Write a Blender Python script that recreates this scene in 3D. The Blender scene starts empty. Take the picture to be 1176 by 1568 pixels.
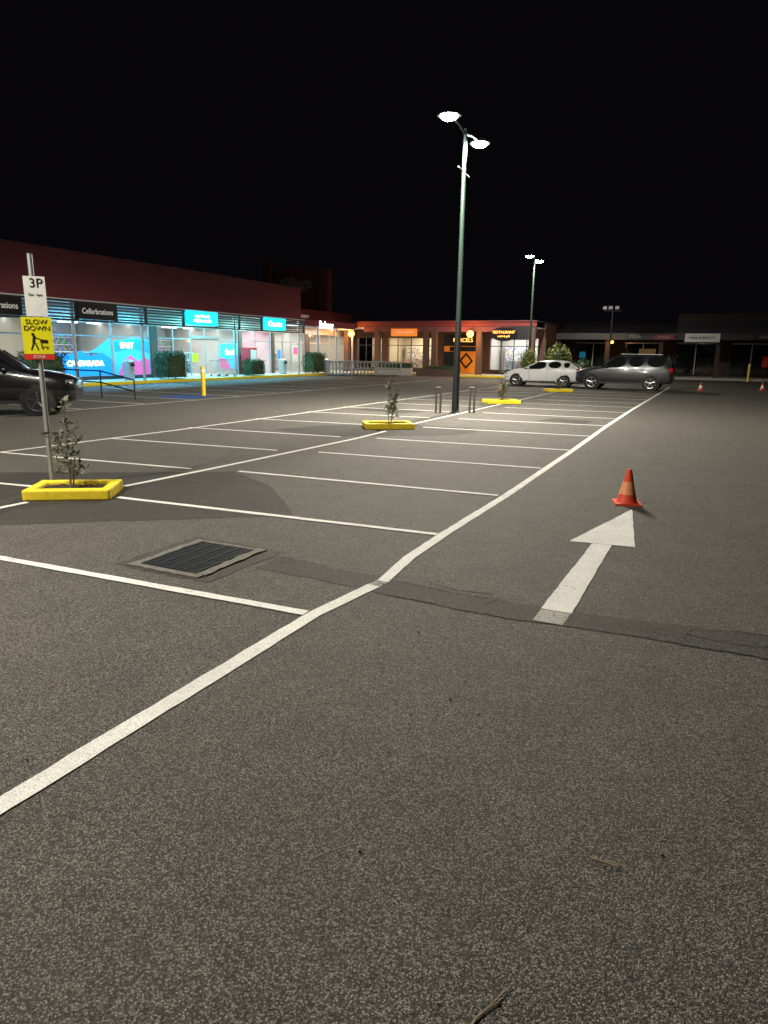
import bpy, bmesh, math, random
from mathutils import Matrix, Vector, Quaternion
random.seed(7)
R=math.radians
S=bpy.context.scene
COL=S.collection

# ------------------------------------------------------------------ materials
def _new(name):
    m=bpy.data.materials.new(name); m.use_nodes=True
    nt=m.node_tree; b=nt.nodes['Principled BSDF']
    return m,nt,b
def mat(name,col,rough=0.6,metal=0.0,var=0.15,scale=4.0,emis=None,es=0.0,coat=0.0,bump=0.0):
    m,nt,b=_new(name); N=nt.nodes; L=nt.links
    tc=N.new('ShaderNodeTexCoord'); no=N.new('ShaderNodeTexNoise')
    no.inputs['Scale'].default_value=scale; no.inputs['Detail'].default_value=6
    L.new(tc.outputs['Object'],no.inputs['Vector'])
    mx=N.new('ShaderNodeMix'); mx.data_type='RGBA'
    mx.inputs['A'].default_value=(*[c*(1-var) for c in col],1)
    mx.inputs['B'].default_value=(*[min(1,c*(1+var)) for c in col],1)
    L.new(no.outputs['Fac'],mx.inputs['Factor']); L.new(mx.outputs['Result'],b.inputs['Base Color'])
    b.inputs['Roughness'].default_value=rough; b.inputs['Metallic'].default_value=metal
    b.inputs['Coat Weight'].default_value=coat
    if emis:
        b.inputs['Emission Color'].default_value=(*emis,1); b.inputs['Emission Strength'].default_value=es
    if bump:
        bp=N.new('ShaderNodeBump'); bp.inputs['Strength'].default_value=bump; bp.inputs['Distance'].default_value=0.01
        n2=N.new('ShaderNodeTexNoise'); n2.inputs['Scale'].default_value=scale*12; L.new(tc.outputs['Object'],n2.inputs['Vector'])
        L.new(n2.outputs['Fac'],bp.inputs['Height']); L.new(bp.outputs['Normal'],b.inputs['Normal'])
    return m

def asphalt(name,dark,light,chip=0.2,paint=None,wear=0.5):
    m,nt,b=_new(name); N=nt.nodes; L=nt.links
    tc=N.new('ShaderNodeTexCoord')
    def noise(sc,det=5,rough=.6):
        n=N.new('ShaderNodeTexNoise'); n.inputs['Scale'].default_value=sc; n.inputs['Detail'].default_value=det
        n.inputs['Roughness'].default_value=rough; L.new(tc.outputs['Object'],n.inputs['Vector']); return n
    def mix(fac,a,bb,bt='MIX'):
        x=N.new('ShaderNodeMix'); x.data_type='RGBA'; x.blend_type=bt
        for k,v in (('Factor',fac),('A',a),('B',bb)):
            if isinstance(v,(int,float)): x.inputs[k].default_value=v
            elif isinstance(v,tuple): x.inputs[k].default_value=(*v,1)
            else: L.new(v,x.inputs[k])
        return x.outputs['Result']
    def ramp(src,p0,p1,c0=(0,0,0),c1=(1,1,1)):
        r=N.new('ShaderNodeValToRGB'); r.color_ramp.elements[0].position=p0; r.color_ramp.elements[1].position=p1
        r.color_ramp.elements[0].color=(*c0,1); r.color_ramp.elements[1].color=(*c1,1); L.new(src,r.inputs['Fac']); return r.outputs['Color']
    v=N.new('ShaderNodeTexVoronoi'); v.inputs['Scale'].default_value=160; v.feature='F1'
    L.new(tc.outputs['Object'],v.inputs['Vector'])
    sep=N.new('ShaderNodeSeparateColor'); L.new(v.outputs['Color'],sep.inputs['Color'])
    v2=N.new('ShaderNodeTexVoronoi'); v2.inputs['Scale'].default_value=300
    L.new(tc.outputs['Object'],v2.inputs['Vector'])
    sep2=N.new('ShaderNodeSeparateColor'); L.new(v2.outputs['Color'],sep2.inputs['Color'])
    big=ramp(noise(0.35,6,.65).outputs['Fac'],.32,.68)
    mid=ramp(noise(2.3,6,.7).outputs['Fac'],.3,.72)
    base=mix(big,dark,light)
    base=mix(mid,base,mix(1.0,base,(1.38,1.34,1.27),'MULTIPLY'))
    st=noise(1.1,3,.5); stm=ramp(st.outputs['Fac'],.58,.76)
    base=mix(stm,base,mix(1.0,base,(.60,.58,.56),'MULTIPLY'))
    chipm=ramp(sep.outputs[0],.46,.97)
    chipm2=ramp(sep2.outputs[1],.55,1.0)
    gap=ramp(v.outputs['Distance'],.30,.62,(1,1,1),(.34,.34,.34))
    ch=mix(mid,(chip*.78,chip*.73,chip*.64),(chip*1.08,chip*1.02,chip*.91))
    c=mix(chipm,mix(1.0,base,(.62,.62,.62),'MULTIPLY'),ch)
    c=mix(mix(1.0,chipm2,(.6,.6,.6),'MULTIPLY'),c,ch)
    c=mix(1.0,c,gap,'MULTIPLY')
    h=sep.outputs[0]
    rough=.82
    if paint:
        w=noise(26,6,.75); w2=noise(1.6,3,.5)
        ad=N.new('ShaderNodeMath'); ad.operation='ADD'; L.new(w.outputs['Fac'],ad.inputs[0])
        ml=N.new('ShaderNodeMath'); ml.operation='MULTIPLY'; ml.inputs[1].default_value=.45; L.new(w2.outputs['Fac'],ml.inputs[0])
        L.new(ml.outputs[0],ad.inputs[1])
        msk=ramp(ad.outputs[0],wear,wear+.14)
        pc=mix(mid,paint,tuple(x*.76 for x in paint))
        pc=mix(1.0,pc,ramp(v.outputs['Distance'],.35,.7,(1,1,1),(.66,.65,.63)),'MULTIPLY')
        c=mix(msk,pc,c)
    L.new(c,b.inputs['Base Color']); b.inputs['Roughness'].default_value=rough
    b.inputs['Specular IOR Level'].default_value=.35
    bp=N.new('ShaderNodeBump'); bp.inputs['Strength'].default_value=.65 if not paint else .35; bp.inputs['Distance'].default_value=.004
    mh=N.new('ShaderNodeMath'); mh.operation='SUBTRACT'; L.new(h,mh.inputs[0]); L.new(v.outputs['Distance'],mh.inputs[1])
    L.new(mh.outputs[0],bp.inputs['Height']); L.new(bp.outputs['Normal'],b.inputs['Normal'])
    return m

def glass_mat(name,tint=(.94,.97,.97)):
    m=bpy.data.materials.new(name); m.use_nodes=True; nt=m.node_tree; N=nt.nodes; L=nt.links
    N.remove(N['Principled BSDF']); out=N['Material Output']
    t=N.new('ShaderNodeBsdfTransparent'); t.inputs[0].default_value=(*tint,1)
    g=N.new('ShaderNodeBsdfGlossy'); g.inputs['Roughness'].default_value=.05
    mx=N.new('ShaderNodeMixShader'); mx.inputs[0].default_value=.07; L.new(t.outputs[0],mx.inputs[1]); L.new(g.outputs[0],mx.inputs[2])
    L.new(mx.outputs[0],out.inputs['Surface']); return m

def product_mat(name,sat=1.0,scale=(6,6,5)):
    m,nt,b=_new(name); N=nt.nodes; L=nt.links
    tc=N.new('ShaderNodeTexCoord'); mp=N.new('ShaderNodeMapping'); mp.inputs['Scale'].default_value=scale
    L.new(tc.outputs['Object'],mp.inputs['Vector'])
    v=N.new('ShaderNodeTexVoronoi'); v.distance='CHEBYCHEV'; v.inputs['Scale'].default_value=2.2; v.inputs['Randomness'].default_value=.6
    L.new(mp.outputs[0],v.inputs['Vector'])
    hs=N.new('ShaderNodeHueSaturation'); hs.inputs['Saturation'].default_value=sat; hs.inputs['Value'].default_value=.6
    L.new(v.outputs['Color'],hs.inputs['Color']); L.new(hs.outputs[0],b.inputs['Base Color'])
    b.inputs['Roughness'].default_value=.5
    return m

def leaf_mat(name,c1,c2):
    m,nt,b=_new(name); N=nt.nodes; L=nt.links
    tc=N.new('ShaderNodeTexCoord'); no=N.new('ShaderNodeTexNoise'); no.inputs['Scale'].default_value=9; no.inputs['Detail'].default_value=3
    L.new(tc.outputs['Object'],no.inputs['Vector'])
    r=N.new('ShaderNodeValToRGB'); r.color_ramp.elements[0].position=.35; r.color_ramp.elements[1].position=.65
    r.color_ramp.elements[0].color=(*c1,1); r.color_ramp.elements[1].color=(*c2,1)
    L.new(no.outputs['Fac'],r.inputs['Fac']); L.new(r.outputs[0],b.inputs['Base Color']); b.inputs['Roughness'].default_value=.55
    return m

M={}
M['asphalt']=asphalt('asphalt_mat',(.036,.034,.030),(.066,.061,.053),.27)
M['asphalt_dark']=asphalt('asphalt_patch_mat',(.020,.019,.018),(.032,.030,.028),.11)
M['trench']=asphalt('asphalt_trench_mat',(.026,.025,.022),(.044,.041,.037),.15)
M['white_paint']=asphalt('white_road_paint',(.048,.047,.044),(.07,.07,.064),.2,paint=(.78,.78,.76),wear=.84)
M['worn_paint']=asphalt('worn_road_paint',(.048,.047,.044),(.07,.07,.064),.2,paint=(.40,.40,.37),wear=.68)
M['blue_paint']=asphalt('blue_road_paint',(.048,.047,.044),(.07,.07,.064),.2,paint=(.03,.10,.34),wear=.78)
M['crack']=mat('crack_dirt',(.006,.006,.005),1.0,var=.4,scale=60)
M['yellow']=mat('yellow_kerb_paint',(.76,.57,.015),.6,var=.28,scale=14,bump=.5)
M['yellow_post']=mat('yellow_post_paint',(.75,.50,.02),.4,var=.1)
M['concrete']=mat('concrete',(.30,.29,.27),.85,var=.3,scale=5,bump=.5)
M['drain_edge']=mat('drain_edge_concrete',(.16,.15,.13),.9,var=.6,scale=22,bump=1)
M['path']=mat('footpath_paving',(.38,.38,.37),.75,var=.2,scale=3,bump=.2)
M['soil']=mat('soil_mulch',(.045,.030,.018),.95,var=.5,scale=40,bump=1)
M['steel']=mat('galvanised_steel',(.36,.37,.37),.5,metal=.6,var=.3,scale=20)
M['steel_dark']=mat('dark_grate_steel',(.055,.062,.070),.5,metal=.6,var=.4,scale=30)
M['black']=mat('black_plastic',(.012,.012,.013),.5)
M['pole_green']=mat('dark_green_pole',(.024,.042,.034),.42,var=.2)
M['pole_black']=mat('black_pole',(.013,.016,.016),.45)
M['maroon']=mat('maroon_render',(.19,.038,.052),.8,var=.25,scale=1.2,bump=.15)
M['maroon_d']=mat('dark_maroon_render',(.17,.05,.055),.8,var=.25,scale=1.2)
M['red_fascia']=mat('red_fascia',(.18,.028,.028),.6,var=.15)
M['brown']=mat('brown_brick_pier',(.10,.058,.042),.85,var=.3,scale=12,bump=.4)
M['brown_shaded']=mat('shaded_brick_wall',(.045,.028,.022),.9,var=.3,scale=12)  # brown brick with the unlit shops' darkness put into its colour
M['cream']=mat('cream_wall',(.45,.41,.35),.8,var=.1)
M['white']=mat('white_powdercoat',(.70,.71,.72),.45,var=.05)
M['slat']=mat('louvre_slat',(.10,.11,.12),.5,var=.1)
M['soffit']=mat('white_soffit',(.66,.68,.69),.7,var=.05)
M['frame']=mat('aluminium_frame',(.45,.47,.48),.35,metal=.5,var=.1)
M['frame_dark']=mat('dark_frame',(.03,.03,.032),.4)
M['tile']=mat('shop_floor_tile',(.5,.5,.48),.35,var=.1)
M['roof']=mat('metal_roof',(.030,.026,.030),.7,var=.2)
M['sign_black']=mat('black_sign_panel',(.012,.012,.014),.35)
M['teal_sign']=mat('teal_lightbox',(.0,.4,.42),.4,emis=(.0,.56,.68),es=1.8)
M['txt_white_e']=mat('lit_white_letters',(.8,.8,.8),.5,emis=(1,1,1),es=3.5)
M['txt_white']=mat('white_letters',(.75,.75,.72),.5,emis=(1,.95,.9),es=.25)
M['txt_dim']=mat('unlit_letters',(.35,.34,.32),.5)
M['txt_black']=mat('black_letters',(.01,.01,.01),.5)
M['sign_white']=mat('white_sign_sheet',(.68,.68,.65),.45,var=.2,scale=8)
M['sign_yellow']=mat('yellow_sign_sheet',(.72,.66,.01),.4,var=.08)
M['sign_red']=mat('red_sign_sheet',(.62,.03,.02),.4,var=.05)
M['poster_blue']=mat('blue_poster',(.01,.26,.72),.5,var=.12,scale=1.2,emis=(.01,.28,.8),es=.4)  # slight glow in the material stands in for backlight
M['poster_lblue']=mat('light_blue_poster',(.06,.45,.80),.5,var=.1,emis=(.05,.42,.8),es=.3)  # backlight put in as emission here too
M['poster_pink']=mat('pink_poster',(.80,.10,.28),.5,var=.1,emis=(.8,.08,.25),es=.45)  # pink print also glows, as if lit from behind
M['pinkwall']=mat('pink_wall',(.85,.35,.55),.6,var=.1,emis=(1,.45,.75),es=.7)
M['orange_sign']=mat('orange_sign_panel',(.75,.22,.02),.5,emis=(1,.27,.03),es=.6)
M['orange_panel']=mat('orange_panel',(.80,.30,.02),.5,var=.1,emis=(1,.3,.02),es=.12)
M['orange_lit']=mat('orange_lit_letters',(.8,.4,.1),.5,emis=(1,.42,.08),es=3.5)
M['lantern']=mat('amber_globe',(1,.5,.1),.4,emis=(1,.33,.05),es=8)
M['lens']=mat('lamp_lens',(1,1,1),.3,emis=(1,.98,.93),es=300)
M['lens_off']=mat('unlit_lens',(.35,.36,.38),.2)
M['warm_win']=mat('warm_interior',(.4,.25,.12),.8,var=.5,scale=3,emis=(1,.6,.25),es=.05)
M['blue_glow']=mat('blue_neon',(.0,.1,.14),.5,emis=(.03,.4,.6),es=.2)
M['tube']=mat('ceiling_tube',(1,1,1),.4,emis=(.9,.97,1),es=8)
M['cone_o']=mat('cone_orange',(.62,.055,.018),.6,var=.3,scale=20)
M['cone_w']=mat('cone_reflective_band',(.75,.30,.13),.4,var=.3,scale=30)
M['cone_pale']=mat('cone_white_band',(.8,.78,.75),.4)
M['paint_white']=mat('white_car_paint',(.80,.81,.82),.3,var=.02,coat=.6)
M['paint_grey']=mat('grey_car_paint',(.045,.047,.055),.3,metal=.5,var=.04,coat=.8)
M['paint_black']=mat('black_car_paint',(.008,.008,.010),.25,metal=.2,var=.04,coat=1)
M['carglass']=mat('tinted_car_glass',(.010,.012,.014),.06,var=.05,coat=.5)
M['rubber']=mat('tyre_rubber',(.018,.018,.018),.85)
M['alloy']=mat('alloy_rim',(.50,.51,.52),.35,metal=.8)
M['alloy_dark']=mat('dark_alloy_rim',(.12,.12,.125),.4,metal=.8)
M['lamp_red']=mat('tail_lamp_red',(.45,.01,.01),.2,coat=1,emis=(.6,.01,.01),es=.1)
M['lamp_clear']=mat('head_lamp',(.30,.31,.33),.12,metal=.7,coat=1)
M['plate']=mat('number_plate',(.6,.6,.5),.4)
M['glass']=glass_mat('shop_glass')
M['products']=product_mat('shop_products')
M['products_far']=product_mat('dim_shop_products',.45,scale=(5,5,4))
M['products2']=product_mat('shop_goods',.6,scale=(4,4,4))
M['leaf']=leaf_mat('hedge_leaf',(.012,.035,.012),(.05,.10,.035))
M['leaf_y']=leaf_mat('yellow_green_leaf',(.09,.13,.02),(.28,.30,.06))
M['leaf_s']=leaf_mat('sapling_leaf',(.05,.065,.035),(.15,.17,.09))
M['bark']=mat('sapling_bark',(.10,.075,.05),.9,var=.3,scale=30)
M['twig']=mat('dry_twig',(.26,.19,.12),.9,var=.3,scale=40)
M['bin_red']=mat('red_cabinet',(.55,.03,.04),.4)
M['timber']=mat('weathered_timber',(.10,.085,.07),.85,var=.3,scale=15)

# ------------------------------------------------------------------ mesh builder
class MB:
    def __init__(s): s.v=[];s.f=[];s.m=[];s.mats=[]
    def mi(s,k):
        if k not in s.mats: s.mats.append(k)
        return s.mats.index(k)
    def add(s,vs,fs,k):
        o=len(s.v); s.v+= [tuple(p) for p in vs]; i=s.mi(k)
        for f in fs: s.f.append([a+o for a in f]); s.m.append(i)
    def box(s,c,d,k,rz=0):
        x,y,z=[a/2 for a in d]; cs,sn=math.cos(rz),math.sin(rz); vs=[]
        for sx,sy,sz in ((-1,-1,-1),(1,-1,-1),(1,1,-1),(-1,1,-1),(-1,-1,1),(1,-1,1),(1,1,1),(-1,1,1)):
            a,b=sx*x,sy*y; vs.append((c[0]+a*cs-b*sn,c[1]+a*sn+b*cs,c[2]+sz*z))
        s.add(vs,[(0,3,2,1),(4,5,6,7),(0,1,5,4),(1,2,6,5),(2,3,7,6),(3,0,4,7)],k)
    def b2(s,x0,x1,y0,y1,z0,z1,k): s.box(((x0+x1)/2,(y0+y1)/2,(z0+z1)/2),(abs(x1-x0),abs(y1-y0),abs(z1-z0)),k)
    def bar(s,p,q,r,k,n=6,r2=None):
        p=Vector(p);q=Vector(q);r2=r if r2 is None else r2
        d=(q-p).normalized(); a=d.orthogonal().normalized(); b=d.cross(a); vs=[]
        for c,rr in ((p,r),(q,r2)):
            for i in range(n):
                t=2*math.pi*i/n; vs.append(c+a*rr*math.cos(t)+b*rr*math.sin(t))
        fs=[(i,(i+1)%n,n+(i+1)%n,n+i) for i in range(n)]+[tuple(range(n-1,-1,-1)),tuple(range(n,2*n))]
        s.add(vs,fs,k)
    def lathe(s,prof,c,k,n=20,axis='Z'):
        vs=[];fs=[]
        for r,h in prof:
            for i in range(n):
                t=2*math.pi*i/n; x,y=r*math.cos(t),r*math.sin(t)
                if axis=='Z': vs.append((c[0]+x,c[1]+y,c[2]+h))
                elif axis=='Y': vs.append((c[0]+x,c[1]+h,c[2]+y))
                else: vs.append((c[0]+h,c[1]+x,c[2]+y))
        for j in range(len(prof)-1):
            for i in range(n): fs.append((j*n+i,j*n+(i+1)%n,(j+1)*n+(i+1)%n,(j+1)*n+i))
        fs.append(tuple(range(n-1,-1,-1))); fs.append(tuple(range((len(prof)-1)*n,len(prof)*n)))
        s.add(vs,fs,k)
    def poly(s,pts,z,k): s.add([(p[0],p[1],z) for p in pts],[tuple(range(len(pts)))],k)
    def strip(s,pts,w,z,k,jit=.004):
        rr=random.Random(int(abs(pts[0][1])*97)); Q=[]
        for i in range(len(pts)-1):
            a=Vector(pts[i]);b=Vector(pts[i+1]); far=a.length; step=.12 if far<10 else .6
            m=max(1,int((b-a).length/step))
            for j in range(m): Q.append(a.lerp(b,j/m))
        Q.append(Vector(pts[-1])); vs=[];n=len(Q)
        for i,p in enumerate(Q):
            a=Q[max(0,i-1)];b=Q[min(n-1,i+1)]; d=(b-a).normalized(); nn=Vector((-d.y,d.x))
            w1=w/2+rr.uniform(-jit,jit); w2=w/2+rr.uniform(-jit,jit)
            vs+= [(p.x+nn.x*w1,p.y+nn.y*w1,z),(p.x-nn.x*w2,p.y-nn.y*w2,z)]
        s.add(vs,[(2*i+1,2*i+3,2*i+2,2*i) for i in range(n-1)],k)
    def quad(s,c,u,v,k):
        c=Vector(c); s.add([c-u-v*.2,c+v,c+u*1.0+v*.2,c-v],[(0,3,2,1)],k)
    def build(s,name,parent=None,smooth=False,bevel=0,loc=None):
        me=bpy.data.meshes.new(name); me.from_pydata(s.v,[],s.f); 
        for k in s.mats: me.materials.append(M[k])
        me.polygons.foreach_set('material_index',s.m)
        if smooth: me.polygons.foreach_set('use_smooth',[True]*len(s.f))
        bm=bmesh.new(); bm.from_mesh(me)
        if not name.startswith(('foliage','leaf','asphalt','road','white','blue','yellow_l')): bmesh.ops.recalc_face_normals(bm,faces=bm.faces)
        bm.to_mesh(me); bm.free(); me.update()
        ob=bpy.data.objects.new(name,me); COL.objects.link(ob)
        if parent: ob.parent=parent
        if loc: ob.location=loc
        if smooth:
            try: me.set_sharp_from_angle(angle=R(40))
            except Exception: pass
        if bevel:
            md=ob.modifiers.new('bevel','BEVEL'); md.width=bevel; md.segments=2; md.limit_method='ANGLE'
        return ob
def empty(name,loc=(0,0,0),rz=0):
    e=bpy.data.objects.new(name,None); e.location=loc; e.rotation_euler=(0,0,rz); e.empty_display_size=.3; COL.objects.link(e); return e
def text(name,body,size,loc,rz,k,parent=None,ext=.004,align='CENTER',sx=1.0,bold=0):
    c=bpy.data.curves.new(name,'FONT'); c.body=body; c.size=size; c.extrude=ext; c.align_x=align; c.align_y='CENTER'; c.offset=bold
    c.materials.append(M[k]); o=bpy.data.objects.new(name,c); o.location=loc; o.rotation_euler=(R(90),0,rz); o.scale=(sx,1,1)
    COL.objects.link(o)
    if parent: o.parent=parent
    return o
def light(kind,name,loc,energy,color,parent=None,rot=(0,0,0),**kw):
    l=bpy.data.lights.new(name,kind); l.energy=energy; l.color=color
    for a,b in kw.items(): setattr(l,a,b)
    o=bpy.data.objects.new(name,l); o.location=loc; o.rotation_euler=rot; COL.objects.link(o)
    if parent: o.parent=parent
    return o

# ------------------------------------------------------------------ ground
g=MB(); g.poly([(-250,-60),(250,-60),(250,400),(-250,400)],0,'asphalt'); g.build('asphalt_ground')
def rough_poly(pts,step=.12,j=.012):
    rr=random.Random(5); out=[]
    for i in range(len(pts)):
        a=Vector(pts[i]);b=Vector(pts[(i+1)%len(pts)]); m=max(1,int((b-a).length/step))
        for q in range(m): out.append(a.lerp(b,q/m)+Vector((rr.uniform(-j,j),rr.uniform(-j,j))))
    return out
for pts in ([(-6.3,4.42),(-5.55,5.02),(-4.85,5.5),(-3.98,6.17),(-4.5,6.75),(-5.15,7.42),(-6.25,8.12),(-7.6,7.25),(-9.0,6.45),(-11.5,5.0),(-8.5,2.9)],
            [(-8.9,13.0),(-7.2,12.5),(-5.0,14.2),(-4.7,15.1),(-5.2,15.9),(-6.6,15.7),(-8.4,14.5)],
            [(-4.2,18.6),(-2.9,18.4),(-2.8,19.3),(-4.0,19.6)],[(-10,19.0),(-8.2,18.6),(-7.8,19.6),(-9.4,20.4)]):
    g=MB(); g.poly(rough_poly(pts),.0025,'asphalt_dark'); g.build('asphalt_patch')
random.seed(3)
top=[];bot=[];x=-3.25
while x<9:
    top.append((x,4.72+.10*math.sin(x*1.3)+random.uniform(-.02,.02)+(.02*x if x>0 else 0)))
    bot.append((x,4.36+.05*math.sin(x*1.9+1)+random.uniform(-.015,.015)+(-.01*x)))
    x+=.18
g=MB()
n=len(top); g.add([(a,b,.0025) for a,b in top]+[(a,b,.0025) for a,b in bot],[(i,n+i,n+i+1,i+1) for i in range(n-1)],'trench')
def crack(pts,w=.012):
    P=[]
    for i in range(len(pts)-1):
        a=Vector(pts[i]);b=Vector(pts[i+1]); k=max(2,int((b-a).length/.025))
        for j in range(k):
            P.append(a.lerp(b,j/k)+Vector((random.uniform(-1,1),random.uniform(-1,1)))*.010)
    vs=[]; 
    for i,p in enumerate(P):
        ww=w*random.uniform(.1,1)*(.6+.4*math.sin(p.x*3.1))
        vs+=[(p.x,p.y+ww/2,.0042),(p.x+ww/3,p.y-ww/2,.0042)]
    g.add(vs,[(2*i,2*i+1,2*i+3,2*i+2) for i in range(len(P)-1)],'crack')
crack(top,.016); crack(bot[6:],.016); crack(bot[14:],.022)
for cx in (-1.25,-.55,.05,.5,1.2): crack([(cx,4.68),(cx-.05,4.5),(cx+.03,4.33)],.026)
crack([(-.62,4.75),(-.55,4.95),(-.6,5.1)],.012); crack([(-.5,4.5),(-.25,4.53),(.02,4.5)],.024); crack([(-3.3,4.75),(-3.0,4.95),(-2.4,4.9)],.012)
crack([(-1.9,4.78),(-1.6,4.70),(-1.3,4.74)],.016); crack([(-3.3,4.4),(-3.1,4.15),(-3.15,3.9)],.008); crack([(-.2,4.6),(.3,4.55),(.6,4.6)],.02)
g.build('asphalt_trench_repair')

# ------------------------------------------------------------------ painted lines
Z=.0058
g=MB()
g.strip([(-2.42,-4),(-2.36,0),(-2.34,1.5),(-2.29,3.8),(-2.19,4.50)],.105,Z,'white_paint')
g.strip([(-2.17,4.62),(-2.24,5.3),(-2.25,6.15),(-2.22,8.3),(-2.25,13),(-2.33,18),(-2.35,24),(-2.3,34),(-2.27,43)],.10,Z,'white_paint')
g.poly([(-2.245,4.50),(-2.135,4.50),(-2.12,4.62),(-2.22,4.62)],Z,'worn_paint')
Z2=.0078
g.strip([(-2.35,3.77),(-5.3,3.66),(-12,3.35)],.085,Z2,'white_paint')
g.strip([(-2.31,6.15),(-6.33,5.94)],.085,Z2,'white_paint')
ys=[8.3,10.7,13.05,15.6,18.15,20.4,22.8,25.2,27.6,30.0,32.4,34.8,37.2,39.6,42.0]
for y in ys:
    o=0 if y<9 else .02
    g.strip([(-2.31,y),(-6.2,y-.16-o*5)],.085,Z2,'white_paint')
    g.strip([(-6.95,y-.34-o*5),(-10.75,y-.62-o*5)],.08,Z2,'white_paint')
g.strip([(-7.2,2.0),(-7.03,4.92),(-7.02,5.25)],.085,Z,'white_paint')
g.strip([(-6.78,6.5),(-6.70,8),(-6.55,12.4),(-6.6,14.1)],.085,Z,'white_paint')
g.strip([(-6.7,15.2),(-6.75,24)],.085,Z,'white_paint'); g.strip([(-6.75,24.9),(-6.8,42)],.085,Z,'white_paint')
g.strip([(-7.45,5.95),(-10.9,5.55)],.08,Z2,'white_paint')
g.strip([(-10.95,2),(-10.82,7.6),(-10.63,11.8),(-10.6,20),(-10.6,42)],.09,Z,'white_paint')
for y in [14.5,17.0,19.4,22.0,24.6,27.2,29.8,32.4,35.0,37.6]:
    g.strip([(-16.6,y),(-22.0,y)],.085,Z2,'white_paint')
g.strip([(-16.5,9),(-16.5,42)],.09,Z,'white_paint')
for k in range(9):
    y=22.3+k*.55; g.strip([(-22.4,y),(-25.6,y+1.3)],.12,Z,'white_paint')
g.strip([(-22.2,22),(-22.2,42)],.09,Z,'white_paint')
g.poly([(-18.9,19.7),(-17.1,19.7),(-17.1,21.4),(-18.9,21.4)],.003,'blue_paint')
g.build('white_line_markings')
g=MB()
g.poly(rough_poly([(-.93,4.60),(-.715,4.60),(-.704,6.566),(-.88,6.543)],.1,.003),Z,'white_paint')
g.poly(rough_poly([(-1.09,6.52),(-.50,6.60),(-.70,8.30)],.1,.004),Z,'white_paint')
g.poly([(-.93,4.36),(-.73,4.36),(-.722,4.59),(-.925,4.59)],Z,'worn_paint')
g.build('white_arrow_marking')

# ------------------------------------------------------------------ drain
e=empty('stormwater_drain_grate',(-3.85,4.48,0))
b=MB()
b.poly(rough_poly([(-.50,-.50),(.50,-.52),(.55,.46),(-.47,.50)],.06,.018),.0036,'trench')
def slab(x0,x1,y0,y1,h):
    rr=random.Random(int((x0+y0)*1000)); lx=x1-x0>y1-y0; n=14; vs=[]
    for i in range(n+1):
        t=i/n; j1,j2=rr.uniform(-.010,.010),rr.uniform(-.010,.010)
        if lx: q=[(x0+(x1-x0)*t,y0+j1),(x0+(x1-x0)*t,y1+j2*.3)]
        else: q=[(x0+j1,y0+(y1-y0)*t),(x1+j2,y0+(y1-y0)*t)]
        vs+=[(*q[0],.004),(*q[0],h),(*q[1],h+rr.uniform(-.002,.003)),(*q[1],.004)]
    fs=[]
    for i in range(n):
        for a in range(3): fs.append((4*i+a,4*i+a+1,4*i+5+a,4*i+4+a))
    fs+=[(0,1,2,3),(4*n+3,4*n+2,4*n+1,4*n)]
    b.add(vs,fs,'drain_edge')
slab(-.37,.37,-.47,-.408,.014); slab(.302,.39,-.402,.42,.017); slab(-.37,-.302,-.402,.42,.012); slab(-.285,.285,.366,.41,.012)
b.build('surround',e)
b=MB(); b.b2(-.288,.288,-.398,.358,.0050,.0062,'black'); b.build('pit_shade_sheet',e)  # thin black sheet stands in for the shade below the grate
b=MB()
for i in range(20):
    y=-.385+i*.0385; b.b2(-.282,.282,y,y+.012,.008,.018,'steel_dark')
for x in (-.285,-.145,0,.145,.273): b.b2(x,x+.012,-.395,.355,.007,.019,'steel_dark')
b.build('grate_bars',e)

# ------------------------------------------------------------------ planters and saplings
def sapling(name,loc,h,seed,n=6,spread=.3,leaf=.035,dens=7):
    rr=random.Random(seed); e=empty(name,loc); b=MB(); l=MB()
    def leafs(p,q,cnt):
        for i in range(cnt):
            t=rr.random(); c=Vector(p).lerp(Vector(q),t)
            u=Vector((rr.uniform(-1,1),rr.uniform(-1,1),rr.uniform(-.3,1))).normalized()
            v=u.cross(Vector((rr.uniform(-1,1),rr.uniform(-1,1),rr.uniform(-1,1)))).normalized()
            s=leaf*rr.uniform(.6,1.3); l.quad(c+u*s*1.1,u*s,v*s*.36,'leaf_s')
    stems=[(0,0,1.0)]+[(rr.uniform(-.08,.08),rr.uniform(-.08,.08),rr.uniform(.5,.8)) for _ in range(2)]
    for sx,sy,sh in stems:
        P=[Vector((sx*.3,sy*.3,0))]
        for k in range(6):
            P.append(P[-1]+Vector((rr.uniform(-.03,.03)+sx*.5,rr.uniform(-.03,.03)+sy*.5,h*sh/6)))
        for k in range(6):
            b.bar(P[k],P[k+1],.010*(1-k/8),'bark',6,.010*(1-(k+1)/8))
            for j in range(n//2 if k>0 else 0):
                a=rr.uniform(0,6.28); q=P[k].lerp(P[k+1],rr.random()); ln=spread*rr.uniform(.3,1)*(1-.1*k)
                q2=q+Vector((math.cos(a)*ln,math.sin(a)*ln,ln*rr.uniform(.2,1.2)))
                b.bar(q,q2,.004,'bark',5,.002); leafs(q.lerp(q2,.3),q2,dens)
        leafs(P[3],P[6],dens)
    b.build('stems',e); l.build('leaves',e); return e
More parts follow.
